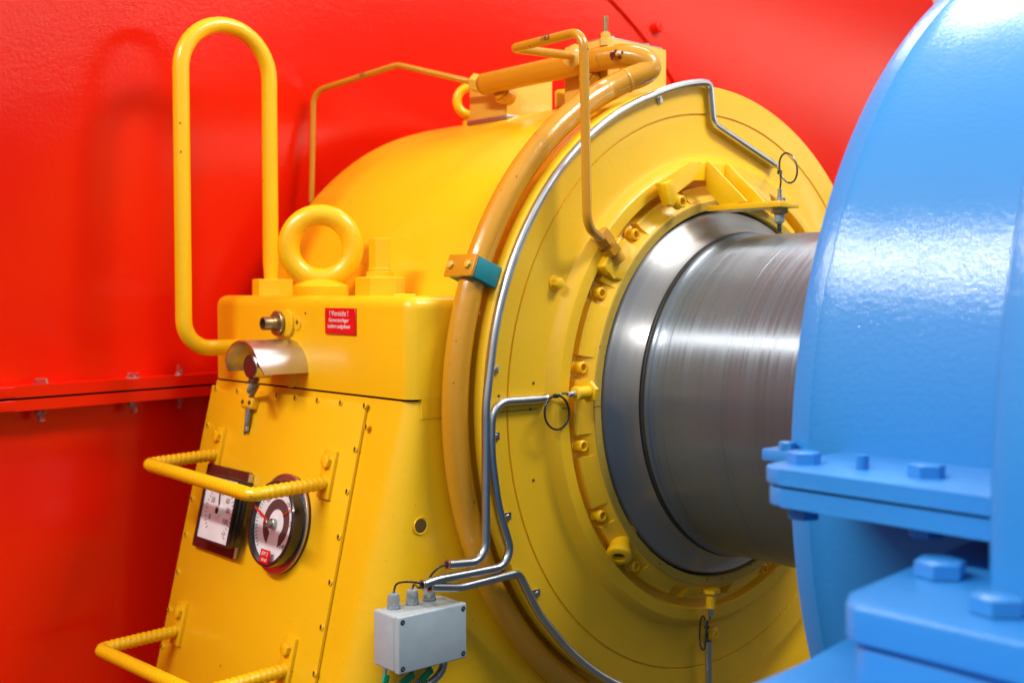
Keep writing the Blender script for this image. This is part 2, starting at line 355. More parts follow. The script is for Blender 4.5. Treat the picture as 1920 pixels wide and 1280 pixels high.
# cap block
b = B()
b.prism([(-.741, -.700, .021), (-.062, -.700, .021), (-.062, -.40, .021), (-.741, -.40, .021)], (0, 0, .170))
top = [e for e in b.bm.edges if not (e.verts[0].co.y > -.5 and e.verts[1].co.y > -.5) and min(e.verts[0].co.z, e.verts[1].co.z) > .1]
vert = [e for e in b.bm.edges if abs(e.verts[0].co.z-e.verts[1].co.z) > .1 and e.verts[0].co.y < -.6]
bmesh.ops.bevel(b.bm, geom=[e for e in vert if e.verts[0].co.x > -.3], offset=.024, segments=7, profile=.5, affect='EDGES')
es = [e for e in b.bm.edges if min(e.verts[0].co.z, e.verts[1].co.z) > .19-.001 and min(e.verts[0].co.y, e.verts[1].co.y) < -.41]
es += [e for e in b.bm.edges if abs(e.verts[0].co.z-e.verts[1].co.z) > .1 and max(e.verts[0].co.y, e.verts[1].co.y) < -.69 and e.verts[0].co.x < -.7]
bmesh.ops.bevel(b.bm, geom=es, offset=.022, segments=5, profile=.5, affect='EDGES')
cap = b.obj('cap_block', 'yellow', H, sharp=50)
b = B(); b.box((-.3, -.676, -.0115), (-.0622, -.42, .0225)); b.obj('cap_lower_lip', 'yellow', H)
b = B(); b.prism([(-.735, -.45, .008), (-.735, -.693, .008)]+[(-.069-.024+cos(q)*.024, -.693+.024+sin(q)*.024, .008) for q in [-pi/2+pi/2*k/8 for k in range(9)]]+[(-.069, -.45, .008)], (0, 0, .0133)); b.obj('cap_joint', 'dark', H)
# pedestal with sloping front
def ped_pts(z, inset=0):
    yf = -.699+.23*z
    r = .032+.06*min(1, -z/.5 if z < 0 else 0); xr = -.063; cyc = yf+r; pts = [V((-.738, .75, z)), V((-.738, yf, z)), V((-.175, yf, z))]
    for k in range(9):
        q = -pi/2+pi/2*(k/8); pts.append(V((xr-r+cos(q)*r, cyc+sin(q)*r, z)))
    return pts+[V((xr, .75, z))]
b = B(); rings = []
for z in (.0168, 0.0, -.25, -.6, -1.2): rings.append([b.bm.verts.new(p) for p in ped_pts(z)])
b.skin(rings); ped = b.obj('pedestal', 'yellow', H, sharp=40)
# cover panel, sloping
nP = V((0, -1, .23)).normalized(); eP = V((0, .23, 1)).normalized(); P0 = V((0, -.703, 0))
def pan(u, v, off=0.0):
    d = ray(u, v); return CAM+d*(((P0+nP*off)-CAM).dot(nP)/d.dot(nP))
def onp(x, s, off=0.0): return V((x, 0, 0))+P0+eP*s+nP*off     # s measured up the slope
b = B(); b.prism([onp(-.741, -.9, -.003), onp(-.182, -.9, -.003), onp(-.182, .006, -.003), onp(-.741, .006, -.003)], nP*.006, .0012)
cov = b.obj('cover_panel', 'yellow', H)
scr = [(400+ (693-400)*f, 727+(761-727)*f) for f in (.02, .16, .41, .53, .67, .82, .975)]
for (u, v) in scr+[(688, 800), (668, 842), (652, 921), (637, 1006), (621, 1091), (604, 1175), (590, 1262), (391, 797), (362, 935), (349, 1001), (333, 1071), (318, 1142), (305, 1210)]:
    c = pan(u+random.uniform(-1, 1), v, .003); b = B()
    b.revolve(c, nP, [(0, .0062), (.0022, .0055), (.003, .0035), (.0015, .003), (.0015, .0004)], 16, caps=False)
    s_ = b.obj('screw', 'yellow_rough', H)
    b = B(); b.obox(c+nP*.0026, X, eP, nP, .0009, .0045, .0007); sub(b, 'slot', 'ink', s_)
# plug hole in pedestal wall
c = at(788, 985, x=-.063); b = B(); b.revolve(c+X*.0008, X, [(-.0, .0145), (.0014, .0140), (.0006, .0118), (.0002, .0117), (.0002, .0005)], 28, caps=False); b.obj('hole_rim', 'yellow', H)
b = B(); b.cyl(c+X*.0012, c+X*.0018, .0115, 24); b.obj('plug_hole', 'holedark', H)
# ring boss + holes on the cap block
c = at(541, 605, y=-.70); b = B(); b.revolve(c+Y*.004, -Y, [(0, .026), (.010, .025), (.012, .022), (.012, .0005)], 32, caps=False); b.obj('sensor_boss', 'yellow', H)
c = at(558, 606, y=-.70); b = B(); b.cyl(c+Y*.001, c-Y*.002, .013, 24, .0008); b.obj('small_boss', 'yellow', H)
for (u, v, r) in ((557, 604, .0035), (543, 584, .0022), (573, 587, .0022)):
    c = at(u, v, y=-.7022 if u == 557 else -.7); b = B(); b.cyl(c+Y*.001, c-Y*.0007, r, 12); b.obj('thread_hole', 'holedark', H)
c = at(545, 700, y=-.70); b = B(); b.cyl(c+Y*.002, c-Y*.0035, .026, 32, .0015); b.obj('probe_boss', 'yellow', H)
# nuts and studs standing on the cap block
b = B(); q = V((-.628, -.627, .188)); b.hexa(q, Z, .041, .036, .002, rot=.35); b.obj('handle_nut', 'yellow', H)
q = V((-.245, -.630, .188)); b = B(); b.hexa(q, Z, .044, .036, .002, rot=.55); b.cyl(q+Z*.034, q+Z*.046, .024, 28, .001); b.cyl(q+Z*.046, q+Z*.052, .0205, 24, .001); b.hexa(q+Z*.052, Z, .0195, .052, .001, rot=.55); b.obj('stud_nut', 'yellow', H)
b = B(); q = V((-.150, -.630, .186)); b.cyl(q-Y*.02-X*.02, q+X*.012, .009, 16, .001); b.obj('cast_stub', 'yellow', H)

# ------------------------------------------------------------------ shaft
sh = thing('shaft', (.35, 0, -.306), 'thick polished steel shaft running from the yellow housing into the blue one', 'shaft')
b = B()
prof = [(-.03, .352), (.028, .3535), (.036, .352), (.0395, .3495), (.0415, .346), (.048, .336), (.062, .322), (.075, .315), (.086, .3125)]
b.revolve((0, 0, 0), X, prof, 192, caps=False); b.obj('collar', 'collar', sh, sharp=50)
b = B(); b.revolve((0, 0, 0), X, [(.086, .3124), (.0872, .3085), (.0930, .3075), (.0945, .3085)], 192, caps=False); b.obj('groove', 'groove', sh, sharp=60)
b = B(); b.revolve((0, 0, 0), X, [(.0945, .3085), (.0965, .3100), (.099, .3104), (.103, .3090), (.106, .3060), (.109, .3045), (.114, .3028), (.121, .3018), (.129, .3020), (.134, .3035), (.1350, .3055), (.1355, .306), (.1360, .306), (.262, .306), (.2628, .3055), (.264, .3055), (.2648, .306), (.72, .306)], 192, caps=False); b.obj('journal', 'shaft', sh, sharp=9)

# ------------------------------------------------------------------ blue housing
BL = thing('coupling_housing', (.95, 0, -1.2), 'large glossy blue round housing at the right with a bolted side flange', 'machine')
b = B(); b.revolve((0, 0, 0), X, [(.70, .32), (.672, .34), (.665, .36), (.665, .684), (.669, .690), (.676, .692), (.694, .692), (.697, .6905), (.712, .6885), (.75, .6865), (1.5, .685)], 192, caps=False)
b.obj('drum', 'blue', BL, sharp=24)
b = B()
# larger rear drum, upper half (its lower half is the foreground foot)
b.revolve((0, 0, 0), X, [(.992, .66), (.992, .862), (1.000, .874), (1.02, .880), (1.6, .880), (1.6, .66), (.992, .66)], 60, radians(150), radians(235), xdir=Y, caps=False); b.obj('rear_drum', 'blue', BL, sharp=30)
def rrect(x0, x1, y0, y1, z, r=.02):
    pts = []
    for (cx_, cy_, a) in ((x0+r, y0+r, pi), (x1-r, y0+r, 1.5*pi), (x1-r, y1-r, 0), (x0+r, y1-r, .5*pi)):
        for k in range(6): q = a+pi/2*k/5; pts.append((cx_+r*cos(q), cy_+r*sin(q), z))
    return pts
b = B(); b.prism(rrect(.735, 1.3, -.848, -.50, .001, .03), (0, 0, .0165), .002); fu = b.obj('upper_flange', 'blue_fg', BL)
b = B(); b.prism(rrect(.737, 1.3, -.845, -.50, -.0215, .03), (0, 0, .019), .002); b.obj('lower_flange', 'blue_fg', BL)
b = B(); b.prism(rrect(.742, 1.29, -.840, -.50, -.003, .03), (0, 0, .0045)); b.obj('joint_gap', 'dark', BL)
b = B(); b.box((.643, -.712, .000), (.70, -.45, .0145), .0025); b.obj('end_lug', 'blue_fg', BL)
b = B(); b.box((.647, -.707, -.0145), (.70, -.45, -.0015), .0025); b.obj('end_lug', 'blue_fg', BL)
q = at(1472, 853, z=.0145); q.x = .672; q.y = -.702; b = B(); b.hexa(q, Z, .010, .010); b.obj('flange_bolt', 'blue_fg', BL)
for (u, v, h) in ((1507, 868, 1), (1617, 878, 0), (1737, 893, 1)):
    q = at(u, v, z=.0175); b = B()
    if h: b.hexa(q, Z, .0175, .0125, .001, rot=.15)
    else: b.tube([q+Z*.0006*k for k in range(24)], .0065, 14, rfun=lambda i: .0068 if i % 3 else .0060)
    b.obj('flange_bolt' if h else 'threaded_stud', 'blue_fg', BL)
    if h: b = B(); b.hexa(q-Z*.038, -Z, .0175, .020, .001, rot=.4); b.obj('flange_nut', 'blue_fg', BL)
# foreground foot with its own bolted flange
zf = -.055
ft = thing('mounting_foot', (1.05, -.95, -1.2), 'out-of-focus blue bolted foot in the lower right corner in front of the blue housing', 'machine foot')
pf = [at(1591, 1108, z=zf), at(1585, 1125, z=zf), at(1600, 1135, z=zf), at(1920, 1207, z=zf)]
d1 = (at(1920, 1207, z=zf)-at(1600, 1135, z=zf)).normalized(); far = pf[-1]+d1*.3
bk = at(1870, 990, z=zf); d2 = (bk-pf[0]).normalized(); bk2 = bk+d2*.10
poly = pf+[far, V((far.x, bk2.y, zf)), bk2]
def down(ps, dz, sh=0): return [V((p.x+sh, p.y+sh, p.z+dz)) for p in ps]
b = B(); b.prism(down(poly, -.031), (0, 0, .031), .004, 3); b.obj('upper_plate', 'blue_fg', ft)
b = B(); b.prism(down(poly, -.034, .012), (0, 0, .0028)); b.obj('joint_gap', 'dark', ft)
b = B(); b.prism(down(poly, -.085, .006), (0, 0, .051), .004, 3); b.obj('lower_plate', 'blue_fg', ft)
for (u, v) in ((1762, 1078), (1872, 1146)):
    q = at(u, v, z=zf+.001); b = B(); b.hexa(q, Z, .0225, .0145, .002, rot=.25); b.obj('foot_bolt', 'blue_fg', ft)
zb = -.125
pb = [at(1395, 1290, z=zb), at(1500, 1245, z=zb), at(1590, 1195, z=zb), at(1720, 1120, z=zb)]
b = B(); ps = pb+[V((1.5, pb[-1].y, zb)), V((1.5, -1.35, zb)), V((pb[0].x, -1.35, zb))]
b.prism(down(ps, -1.0), (0, 0, 1.0), .008, 3); b.obj('base_plinth', 'blue_fg', ft)

# ------------------------------------------------------------------ hand rail
hr = thing('grab_rail', (-.645, -.62, .19), 'tall yellow tube grab rail loop standing at the left end of the block', 'grab rail')
xh = -.645; yp = -.621; yl = -.812; rr = (yp-yl)/2; ym = (yp+yl)/2; zt = .722-rr
pts = [V((xh, yp, .222))]+[V((xh, yp, .26))]+[V((xh, ym+rr*cos(pi*k/20), zt+rr*sin(pi*k/20))) for k in range(21)]
low = poly_fillet([V((xh, yl, zt-.02)), V((xh, yl, .088)), V((xh, -.69, .088))], .055, 12)
b = B(); b.tube(pts+low, .0158, 24, rfun=lambda i: .0135 if i == 0 else .0158); b.obj('rail_tube', 'yellow_rough', hr)
b = B(); b.cyl((xh, yp, .220), (xh, yp, .236), .0135, 24, .001); b.obj('threaded_end', 'yellow_rough', hr)

# ------------------------------------------------------------------ lifting eye bolts
def eye(c, n, R, r, zb, label, s=1):
    t = thing('lifting_eye', (c[0], c[1], zb), label, 'lifting eye')
    b = B(); b.torus(c, n, R, r, 56, 22)
    b2 = B(); b2.revolve((c[0], c[1], zb), Z, [(0, .050*s*s), (.003, .052*s*s), (.022*s, .052*s*s), (.026*s, .048*s*s), (.034*s, .030*s*s), (.036*s, .02*s*s)], 40)
    j = join(b, b2); j.obj('eye_ring', 'yellow_rough', t); return t
eye((-.437, -.632, .283), (.84, -.54, 0), .0605, .0205, .186, 'thick yellow lifting eye standing on the block beside the grab rail')
eye((-.60, -.130, .632), (.84, -.54, 0), .031, .0105, .572, 'small yellow lifting eye half hidden behind the oil manifold on top', .6)

# ------------------------------------------------------------------ canopy with thermometer probe
cn = B(); xc = -.440; w = .067; h = .060; zc = .050
outer, inner = [], []
for k in range(25):
    q = pi*k/24; outer.append((xc+w*cos(q), zc+h*sin(q))); inner.append((xc+(w-.003)*cos(q), zc+(h-.003)*sin(q)))
y0, y1 = -.80, -.6995
sec = outer+inner[::-1]
def yoff(z): return .012*max(0, 1-(z-zc)/.02) if z < zc+.02 else 0
ra = [cn.bm.verts.new((x_, y0+yoff(z_)*.8, z_)) for x_, z_ in sec]; rb = [cn.bm.verts.new((x_, y1, z_)) for x_, z_ in sec]
n_ = len(sec)
for k in range(n_): cn.bm.faces.new((ra[k], ra[(k+1) % n_], rb[(k+1) % n_], rb[k]))
for k in range(24):
    for rg in (ra, rb): cn.bm.faces.new((rg[k], rg[k+1], rg[n_-2-k], rg[n_-1-k]))
tag(cn.obj('canopy_shield', 'alu', None, sharp=30), 'bent aluminium rain shield sticking out of the yellow block', 'shield')
pb_ = thing('temperature_probe', (-.43, -.76, .03), 'temperature probe with dull red round cap under the aluminium shield', 'probe')
hc = at(469, 687, y=-.775)
b = B(); b.cyl((hc.x, -.698, hc.z), (hc.x, -.76, hc.z), .010, 20); b.cyl((hc.x, -.735, hc.z), (hc.x, -.775, hc.z), .0225, 32, .002); b.obj('probe_head', 'alu', pb_)
b = B(); b.cyl((hc.x, -.7745, hc.z), (hc.x, -.7775, hc.z), .0215, 32, .001); b.obj('red_cap', 'maroon', pb_)
g0 = V((hc.x, -.765, hc.z-.020)); dn = V((-.2, -.35, -.9)).normalized()
b = B(); b.hexa(g0, dn, .0105, .012, .001); b.obj('gland_nut', 'maroon', pb_)
cp = thing('clamped_conduit', (-.59, -.71, -.06), 'short grey flexible conduit clamped below the probe, running into the panel', 'conduit')
k1 = pan(468, 755, .014)
pth = poly_fillet([g0+dn*.012, g0+dn*.030, at(482, 722, y=-.735), pan(470, 745, .012), k1, pan(463, 795, .012), pan(461, 812, .001)], .014, 5)
b = B(); b.tube(pth, .0050, 14); b.obj('hose', 'rubber', cp)
a_, c_ = pan(467, 762, .012), pan(462, 808, .009)
b = B(); N = 64; b.tube([a_.lerp(c_, k/N) for k in range(N+1)], .0065, 14, rfun=lambda i: (.0074 if i % 4 < 2 else .0060)*(1-.35*i/N)); b.obj('spiral_sleeve', 'steel', cp)
b = B(); kk = pan(469, 755, .010); b.obox(kk, X, eP, nP, .022, .0125, .009, .006, 3); cl = b.obj('saddle_clamp', 'yellow_rough', cp)
for sx__ in (-1, 1):
    b = B(); b.cyl(kk+X*.0135*sx__+nP*.0085, kk+X*.0135*sx__+nP*.0105, .0042, 14); sub(b, 'screw', 'holedark', cl)

# pipe stub above the canopy
c = at(519, 606, y=-.713); st = thing('pipe_stub', c, 'open dull brass pipe stub above the aluminium shield', 'pipe stub')
b = B(); b.cyl(c+Y*.004, c-Y*.003, .0235, 32, .001); b.obj('dark_washer', 'brass', st)
b = B(); b.revolve(c-Y*.002, -Y, [(0, .0135), (.010, .0135), (.010, .0125), (.027, .0125), (.028, .0118), (.028, .0095), (.01, .009), (.01, .0004)], 28, caps=False); b.obj('stub_tube', 'brass', st)

# ------------------------------------------------------------------ warning sign
A_, C_ = at(609, 577, y=-.7035), at(666, 628, y=-.7035)
sg = thing('warning_sign', ((A_.x+C_.x)/2, -.70, C_.z), 'small red plastic sign with white German warning text on the yellow block', 'sign')
b = B(); b.box((A_.x, -.7035, C_.z), (C_.x, -.7003, A_.z), .0004, 1); b.obj('sign_plate', 'sign', sg)
xm = (A_.x+C_.x)/2-.003; Wd = C_.x-A_.x; Hh = A_.z-C_.z
for txt, sz, fz, wd in (('! Vorsicht !', .0135, .70, 1.0), ('Generatorlager', .0100, .47, 1.03), ('isoliert aufgebaut', .0100, .235, 1.03)):
    text_bm(txt, sz, (xm, -.7037, C_.z+Hh*fz), X, Z, .0005, 'CENTER', wd).obj('lettering', 'white', sg, smooth=False)

# ------------------------------------------------------------------ gauges on the panel
G1 = thing('square_gauge', pan(420, 965), 'square white dial thermometer in a black frame on a maroon plate', 'gauge')
# back plate: from the panel corners; frame and dial stand proud
bp = [pan(394, 869, .006), pan(474, 885, .006), pan(442, 1050, .006), pan(362, 1020, .006)]
xs0, xs1 = (bp[0].x+bp[3].x)/2+.008, (bp[1].x+bp[2].x)/2
s_of = lambda p: (p-P0).dot(eP)
st_, sb_ = (s_of(bp[0])+s_of(bp[1]))/2, (s_of(bp[2])+s_of(bp[3]))/2
b = B(); b.prism([onp(xs0, sb_, 0.003), onp(xs1, sb_, .003), onp(xs1, st_, .003), onp(xs0, st_, .003)], nP*.012, .003); b.obj('back_plate', 'maroon', G1)
b = B(); b.prism([onp(xs1, sb_+.002, .004), onp(xs1+.004, sb_+.002, .004), onp(xs1+.004, st_-.002, .004), onp(xs1, st_-.002, .004)], nP*.010, .001); b.obj('plate_edge', 'alu', G1)
of = .046
fp = [pan(391, 884, of), pan(447, 900, of), pan(423, 1027, of), pan(364, 1006, of)]
fx0, fx1 = (fp[0].x+fp[3].x)/2, (fp[1].x+fp[2].x)/2+.004; ft_, fb_ = (s_of(fp[0])+s_of(fp[1]))/2, (s_of(fp[2])+s_of(fp[3]))/2
fr = .0042
b = B()
b.prism([onp(fx0+.002, fb_+.002, .014), onp(fx1-.002, fb_+.002, .014), onp(fx1-.002, ft_-.002, .014), onp(fx0+.002, ft_-.002, .014)], nP*(of-.020), .001)
for (a0, a1, s0, s1) in ((fx0, fx0+fr, fb_, ft_), (fx1-fr, fx1, fb_, ft_), (fx0+fr, fx1-fr, fb_, fb_+fr), (fx0+fr, fx1-fr, ft_-fr, ft_)):
    b.prism([onp(a0, s0, of-.012), onp(a1, s0, of-.012), onp(a1, s1, of-.012), onp(a0, s1, of-.012)], nP*.013, .0008)
b.obj('frame', 'bezel', G1)
b = B(); b.prism([onp(fx0+fr, fb_+fr, of-.006), onp(fx1-fr, fb_+fr, of-.006), onp(fx1-fr, ft_-fr, of-.006), onp(fx0+fr, ft_-fr, of-.006)], nP*.004); dial1 = b.obj('dial', 'dial', G1)
gx = (fx0+fx1)/2+.006; gs = (fb_+ft_)/2-.002; gw = fx1-fx0
def tick_bm(cx_, cs_, r0, r1, angs, off, wdt=.0007):
    b = B()
    for a in angs:
        d = X*cos(a)+eP*sin(a); c = onp(cx_, cs_, off)+d*(r0+r1)/2; b.obox(c, d, nP.cross(d), nP, (r1-r0)/2, wdt, .0003)
    return b
tick_bm(gx, gs, gw*.36, gw*.41, [radians(a) for a in range(-45, 226, 9)], of-.0016, .0006).obj('scale', 'greyink', G1)
for a, t_ in ((-28, '100'), (8, '80'), (40, '60'), (90, '40'), (150, '20'), (205, '0')):
    text_bm(t_, .015, onp(gx+gw*.27*cos(radians(a)), gs+gw*.27*sin(radians(a))-.005, of-.0017), X, eP).obj('numeral', 'greyink', G1, smooth=False)
text_bm('°C', .014, onp(fx1-.024, fb_+.014, of-.0017), X, eP).obj('unit', 'greyink', G1, smooth=False)
b = B(); d = X*-.22+eP; d.normalize(); c = onp(gx, gs, of-.0005); b.obox(c+d*.028, d, nP.cross(d), nP, .028, .0014, .0005); b.obj('needle', 'ink', G1)
b = B(); b.cyl(onp(gx, gs, of-.003), onp(gx, gs, of+.003), .0105, 24, .0008); hb = b.obj('hub', 'dial', G1)
b = B(); b.cyl(onp(gx, gs, of+.0025), onp(gx, gs, of+.0036), .006, 20); sub(b, 'hub_cap', 'ink', hb)

G2 = thing('round_gauge', pan(525, 985), 'round white dial pressure gauge in a deep black case with a red sticker', 'gauge')
# flange: fit ellipse extremes on the panel
cF = pan(533, 985, .006); RF = .5*(s_of(pan(541, 888, .006))-s_of(pan(521, 1077, .006))); sF = .5*(s_of(pan(541, 888, .006))+s_of(pan(521, 1077, .006)))
xF = pan(585, 955, .006).x-RF*.99
b = B(); b.revolve(onp(xF, sF, .003), nP, [(0, RF), (.006, RF), (.008, RF-.002), (.008, RF-.03)], 72, caps=True); b.obj('back_flange', 'maroon', G2)
b = B(); b.revolve(onp(xF, sF, .0085), nP, [(0, RF+.0008), (.003, RF+.0008), (.0045, RF-.002), (.0035, RF-.012), (0, RF-.0122)], 72, caps=False); b.obj('steel_rim', 'alu', G2)
og = .036; RG = RF*.86
cg = pan(507, 982, og); cgx = cg.x; sg_ = s_of(cg)
b = B(); b.revolve(onp(cgx, (sF+sg_)/2, .008), nP, [(0, RG-.003), (.012, RG-.003), (.014, RG), (og-.008, RG), (og-.006, RG-.002), (og-.006, RG-.006), (og-.0185, RG-.008), (og-.0205, .001)], 72, caps=False); case = b.obj('case', 'bezel', G2)
gx2 = cgx; gs2 = (sF+sg_)/2; dz = og-.0095
b = B(); b.revolve(onp(gx2, gs2, dz), nP, [(0, RG-.0085), (.0012, RG-.0085), (.0012, .0005)], 72, caps=False); b.obj('dial', 'dial', G2)
tick_bm(gx2, gs2, RG*.76, RG*.85, [radians(a) for a in range(-45, 226, 6)], dz+.0014, .0007).obj('scale', 'greyink', G2)
b = B(); ci, co = RG*.33, RG*.57
cnx, cns = gx2+RG*.06, gs2+RG*.02
oi = [onp(cnx+ci*cos(radians(a)), cns+ci*sin(radians(a)), dz+.0013) for a in range(-50, 231, 10)]
oo = [onp(cnx+co*cos(radians(a)), cns+co*sin(radians(a)), dz+.0013) for a in range(-65, 246, 11)]
b.prism(oo+oi[::-1], nP*.0004); b.obj('dial_arc', 'arc', G2, smooth=False)
for a, t_ in ((90, '80'), (48, '100'), (8, '120'), (-42, '140'), (132, '60'), (170, '40')):
    text_bm(t_, .012, onp(gx2+RG*.68*cos(radians(a)), gs2+RG*.68*sin(radians(a))-.004, dz+.0013), X, eP).obj('numeral', 'greyink', G2, smooth=False)
b = B(); d = (X*-.75+eP*.28).normalized(); c = onp(gx2, gs2, dz+.012); b.obox(c+d*RG*.42, d, nP.cross(d), nP, RG*.40, .0022, .0008); b.obj('red_needle', 'redink', G2)
b = B(); d = (X*.75+eP*.5).normalized(); c = onp(gx2, gs2, dz+.004); b.obox(c+d*RG*.62, d, nP.cross(d), nP, RG*.2, .0010, .0004); b.obj('set_needle', 'redink', G2)
b = B(); b.cyl(onp(gx2, gs2, dz+.001), onp(gx2, gs2, dz+.010), .0095, 24, .001); b.cyl(onp(gx2, gs2, dz+.008), onp(gx2, gs2, dz+.022), .0062, 24, .001); b.obj('hub', 'bolt', G2)
sk = onp(gx2+.004, gs2-RG*.76, og+.0015); b = B(); b.obox(sk, X, eP, nP, .0160, .0120, .0006); stk = b.obj('red_sticker', 'sign', G2)
text_bm('EM 2', .0105, sk+eP*.0015+nP*.0008, X, eP).obj('sticker_text', 'white', G2, smooth=False)
text_bm('50-60', .0080, sk-eP*.0085+nP*.0008, X, eP).obj('sticker_text', 'white', G2, smooth=False)

# ------------------------------------------------------------------ step irons (ribbed bar)
def step_iron(A, Bp, depth, label):
    # A, Bp: panel points where bars end; z constant outwards along -Y
    A, Bp = V(A), V(Bp); ya = min(A.y, Bp.y)-depth
    a1 = V((A.x, ya, A.z-.004)); b1 = V((Bp.x, ya, Bp.z-.004))
    t = thing('step_iron', A, label, 'step iron', 'step irons on the pedestal')
    p = poly_fillet([A+nP*.006, a1, b1, Bp+nP*.006], .018, 8); fine = []
    for i in range(len(p)-1):
        L = (p[i+1]-p[i]).length; n = max(1, int(L/.0022))
        fine += [p[i].lerp(p[i+1], k/n) for k in range(n)]
    fine.append(p[-1]); bb = B(); x = None; rings = []; dist = 0; NN = 16
    for i, q in enumerate(fine):
        tt = (fine[min(i+1, len(fine)-1)]-fine[max(i-1, 0)]).normalized()
        if x is None: x, y, _ = frame_z(tt)
        x = (x-tt*x.dot(tt)).normalized(); y = tt.cross(x)
        if i: dist += (fine[i]-fine[i-1]).length
        rg = []
        for k in range(NN):
            a = 2*pi*k/NN; ph = (dist/.0105+.35*sin(a)*1.2) % 1; rib = .0015*max(0, cos(2*pi*ph)); lon = .0012 if k % (NN//2) == 0 else 0
            rg.append(bb.bm.verts.new(q+(x*cos(a)+y*sin(a))*(.0113+rib*(1 if not lon else 0)+lon)))
        rings.append(rg)
    bb.skin(rings); bb.obj('rung_bar', 'yellow_rough', t, sharp=60)
    for E_ in (A, Bp):
        b = B(); c = E_+eP*.014; b.obox(c+nP*.006, X, eP, nP, .019, .042, .004, .0015); pl = b.obj('mounting_plate', 'yellow_rough', t)
        b = B(); c = E_+eP*.036; b.hexa(c+nP*.009, nP, .0125, .010, .001, rot=.3); sub(b, 'bolt', 'yellow_rough', pl)
    return t
step_iron(pan(411, 852, .0), pan(617, 905, .0), .150, 'upper yellow ribbed step iron in front of the two gauges')
s2 = step_iron(pan(339, 1181, .0), pan(541, 1255, .0), .165, 'lower yellow ribbed step iron at the bottom edge of the photo')

# ------------------------------------------------------------------ big ochre oil pipe and manifold
op = thing('oil_return_pipe', (-.04, -.3, -.9), 'thick ochre painted oil pipe curving around the front edge of the yellow drum', 'pipe')
RP, xp = .6285, -.034
circ = [pol(xp, RP, a) for a in [114+ (238-114)*k/90 for k in range(91)]]
up1 = V((-.090, -.222, .640)); elbow = [V((-.42, -.235, .6345)), up1, V((-.045, -.212, .638)), V((-.013, -.196, .628)), V((-.003, -.19, .614)), V((-.008, -.205, .600)), V((-.022, -.232, .588))]
def crom(ps, n=6):
    ps = [V(p) for p in ps]; o = []
    for i in range(len(ps)-1):
        a = ps[max(i-1, 0)]; b_ = ps[i]; c = ps[i+1]; d = ps[min(i+2, len(ps)-1)]
        for k in range(n):
            t = k/n; o.append(.5*((2*b_)+(c-a)*t+(2*a-5*b_+4*c-d)*t*t+(3*b_-a-3*c+d)*t**3))
    o.append(ps[-1]); return o
b = B(); b.tube(crom(elbow[1:]+circ[1:3])+circ[3:], .0226, 28); b.obj('curved_pipe', 'ochre', op)
b = B(); q0 = elbow[-1]; b.revolve(q0, circ[0]-elbow[-2], [(-.003, .0228), (-.001, .0240), (.001, .0240), (.003, .0228)], 28, caps=False); b.obj('weld_bead', 'ochre', op)
b = B(); b.cyl(V((-.425, -.236, .6345)), up1+X*.004, .0228, 32, .004); b.obj('manifold_tube', 'ochre', op)
b = B(); b.revolve(V((-.428, -.236, .6345)), X, [(-.004, .012), (-.002, .0195), (.004, .0230)], 28); b.obj('end_cap', 'ochre', op)
for x_ in (-.385, -.135):      # unions to the two blocks
    b = B(); b.cyl((x_, -.228, .615), (x_+.0, -.195, .603), .016, 20, .001); b.hexa((x_, -.222, .612), (0, .94, -.33), .021, .016); b.obj('union', 'ochre', op)
b = B(); q = V((-.085, -.222, .6615)); b.hexa(q, Z, .0125, .016); b.cyl(q+Z*.016, q+Z*.026, .009, 16, .001); b.obj('vent_base', 'tan', op)
b = B(); b.cyl(q+Z*.024, q+Z*.050, .0042, 14, .0006); b.cyl(q+Z*.048, q+Z*.056, .0052, 14, .0006); b.obj('vent_valve', 'brass', op)
for k in range(7):
    pass
b = B()
for (u, v, r) in ((1150, 103, .005), (1156, 97, .003), (1162, 108, .0035), (1148, 110, .003), (1168, 99, .0025)):
    c = at(u, v, y=-.2425); dd = (c-V((c.x, -.222, .640))).normalized(); c = V((c.x, -.222, .640))+dd*.0228
    b.obox(c, X, dd.cross(X), dd, r*random.uniform(.7, 1.3), r, .0006)
b.obj('paint_chip', 'maroon', op)
# valve blocks on top of the drum
for nm, x0, x1, y0_, y1_, z0, z1, lab in (('valve_block', -.525, -.40, -.195, -.062, .545, .666, 'tan painted valve block on the drum top, left one behind the oil manifold'),
                                 ('valve_block', -.22, -.100, -.20, -.030, .545, .684, 'tan painted valve block on the drum top, taller right one beside the pipe bend')):
    vb = thing(nm, ((x0+x1)/2, (y0_+y1_)/2, z0), lab, 'valve block', 'valve blocks on the drum')
    b = B(); b.box((x0, y0_, z0), (x1, y1_, z1), .003); b.obj('block', 'tan', vb)
    b = B(); b.box((x0+.006, y0_+.006, z1+.0005), (x1-.006, y1_-.006, z1+.004), .001); b.obj('cover_plate', 'bolt', vb)
    for i, j in ((.2, .2), (.8, .2), (.2, .8), (.8, .8)):
        b = B(); b.cyl((x0+(x1-x0)*i, y0_+(y1_-y0_)*j, z1+.003), (x0+(x1-x0)*i, y0_+(y1_-y0_)*j, z1+.0105), .0065, 14, .001); b.obj('cap_screw', 'bolt', vb)
    if x0 < -.4: b = B(); b.box((x0-.004, y0_-.004, .563), (x1+.004, y1_, .572), .001); b.obj('shim', 'bolt', vb)
q = at(1056, 187, x=-.30); b = B(); b.hexa((q.x, q.y, .583), Z, .018, .035); tag(b.obj('hex_plug', 'yellow', None), 'yellow hexagon plug on the drum top between the two valve blocks', 'plug')

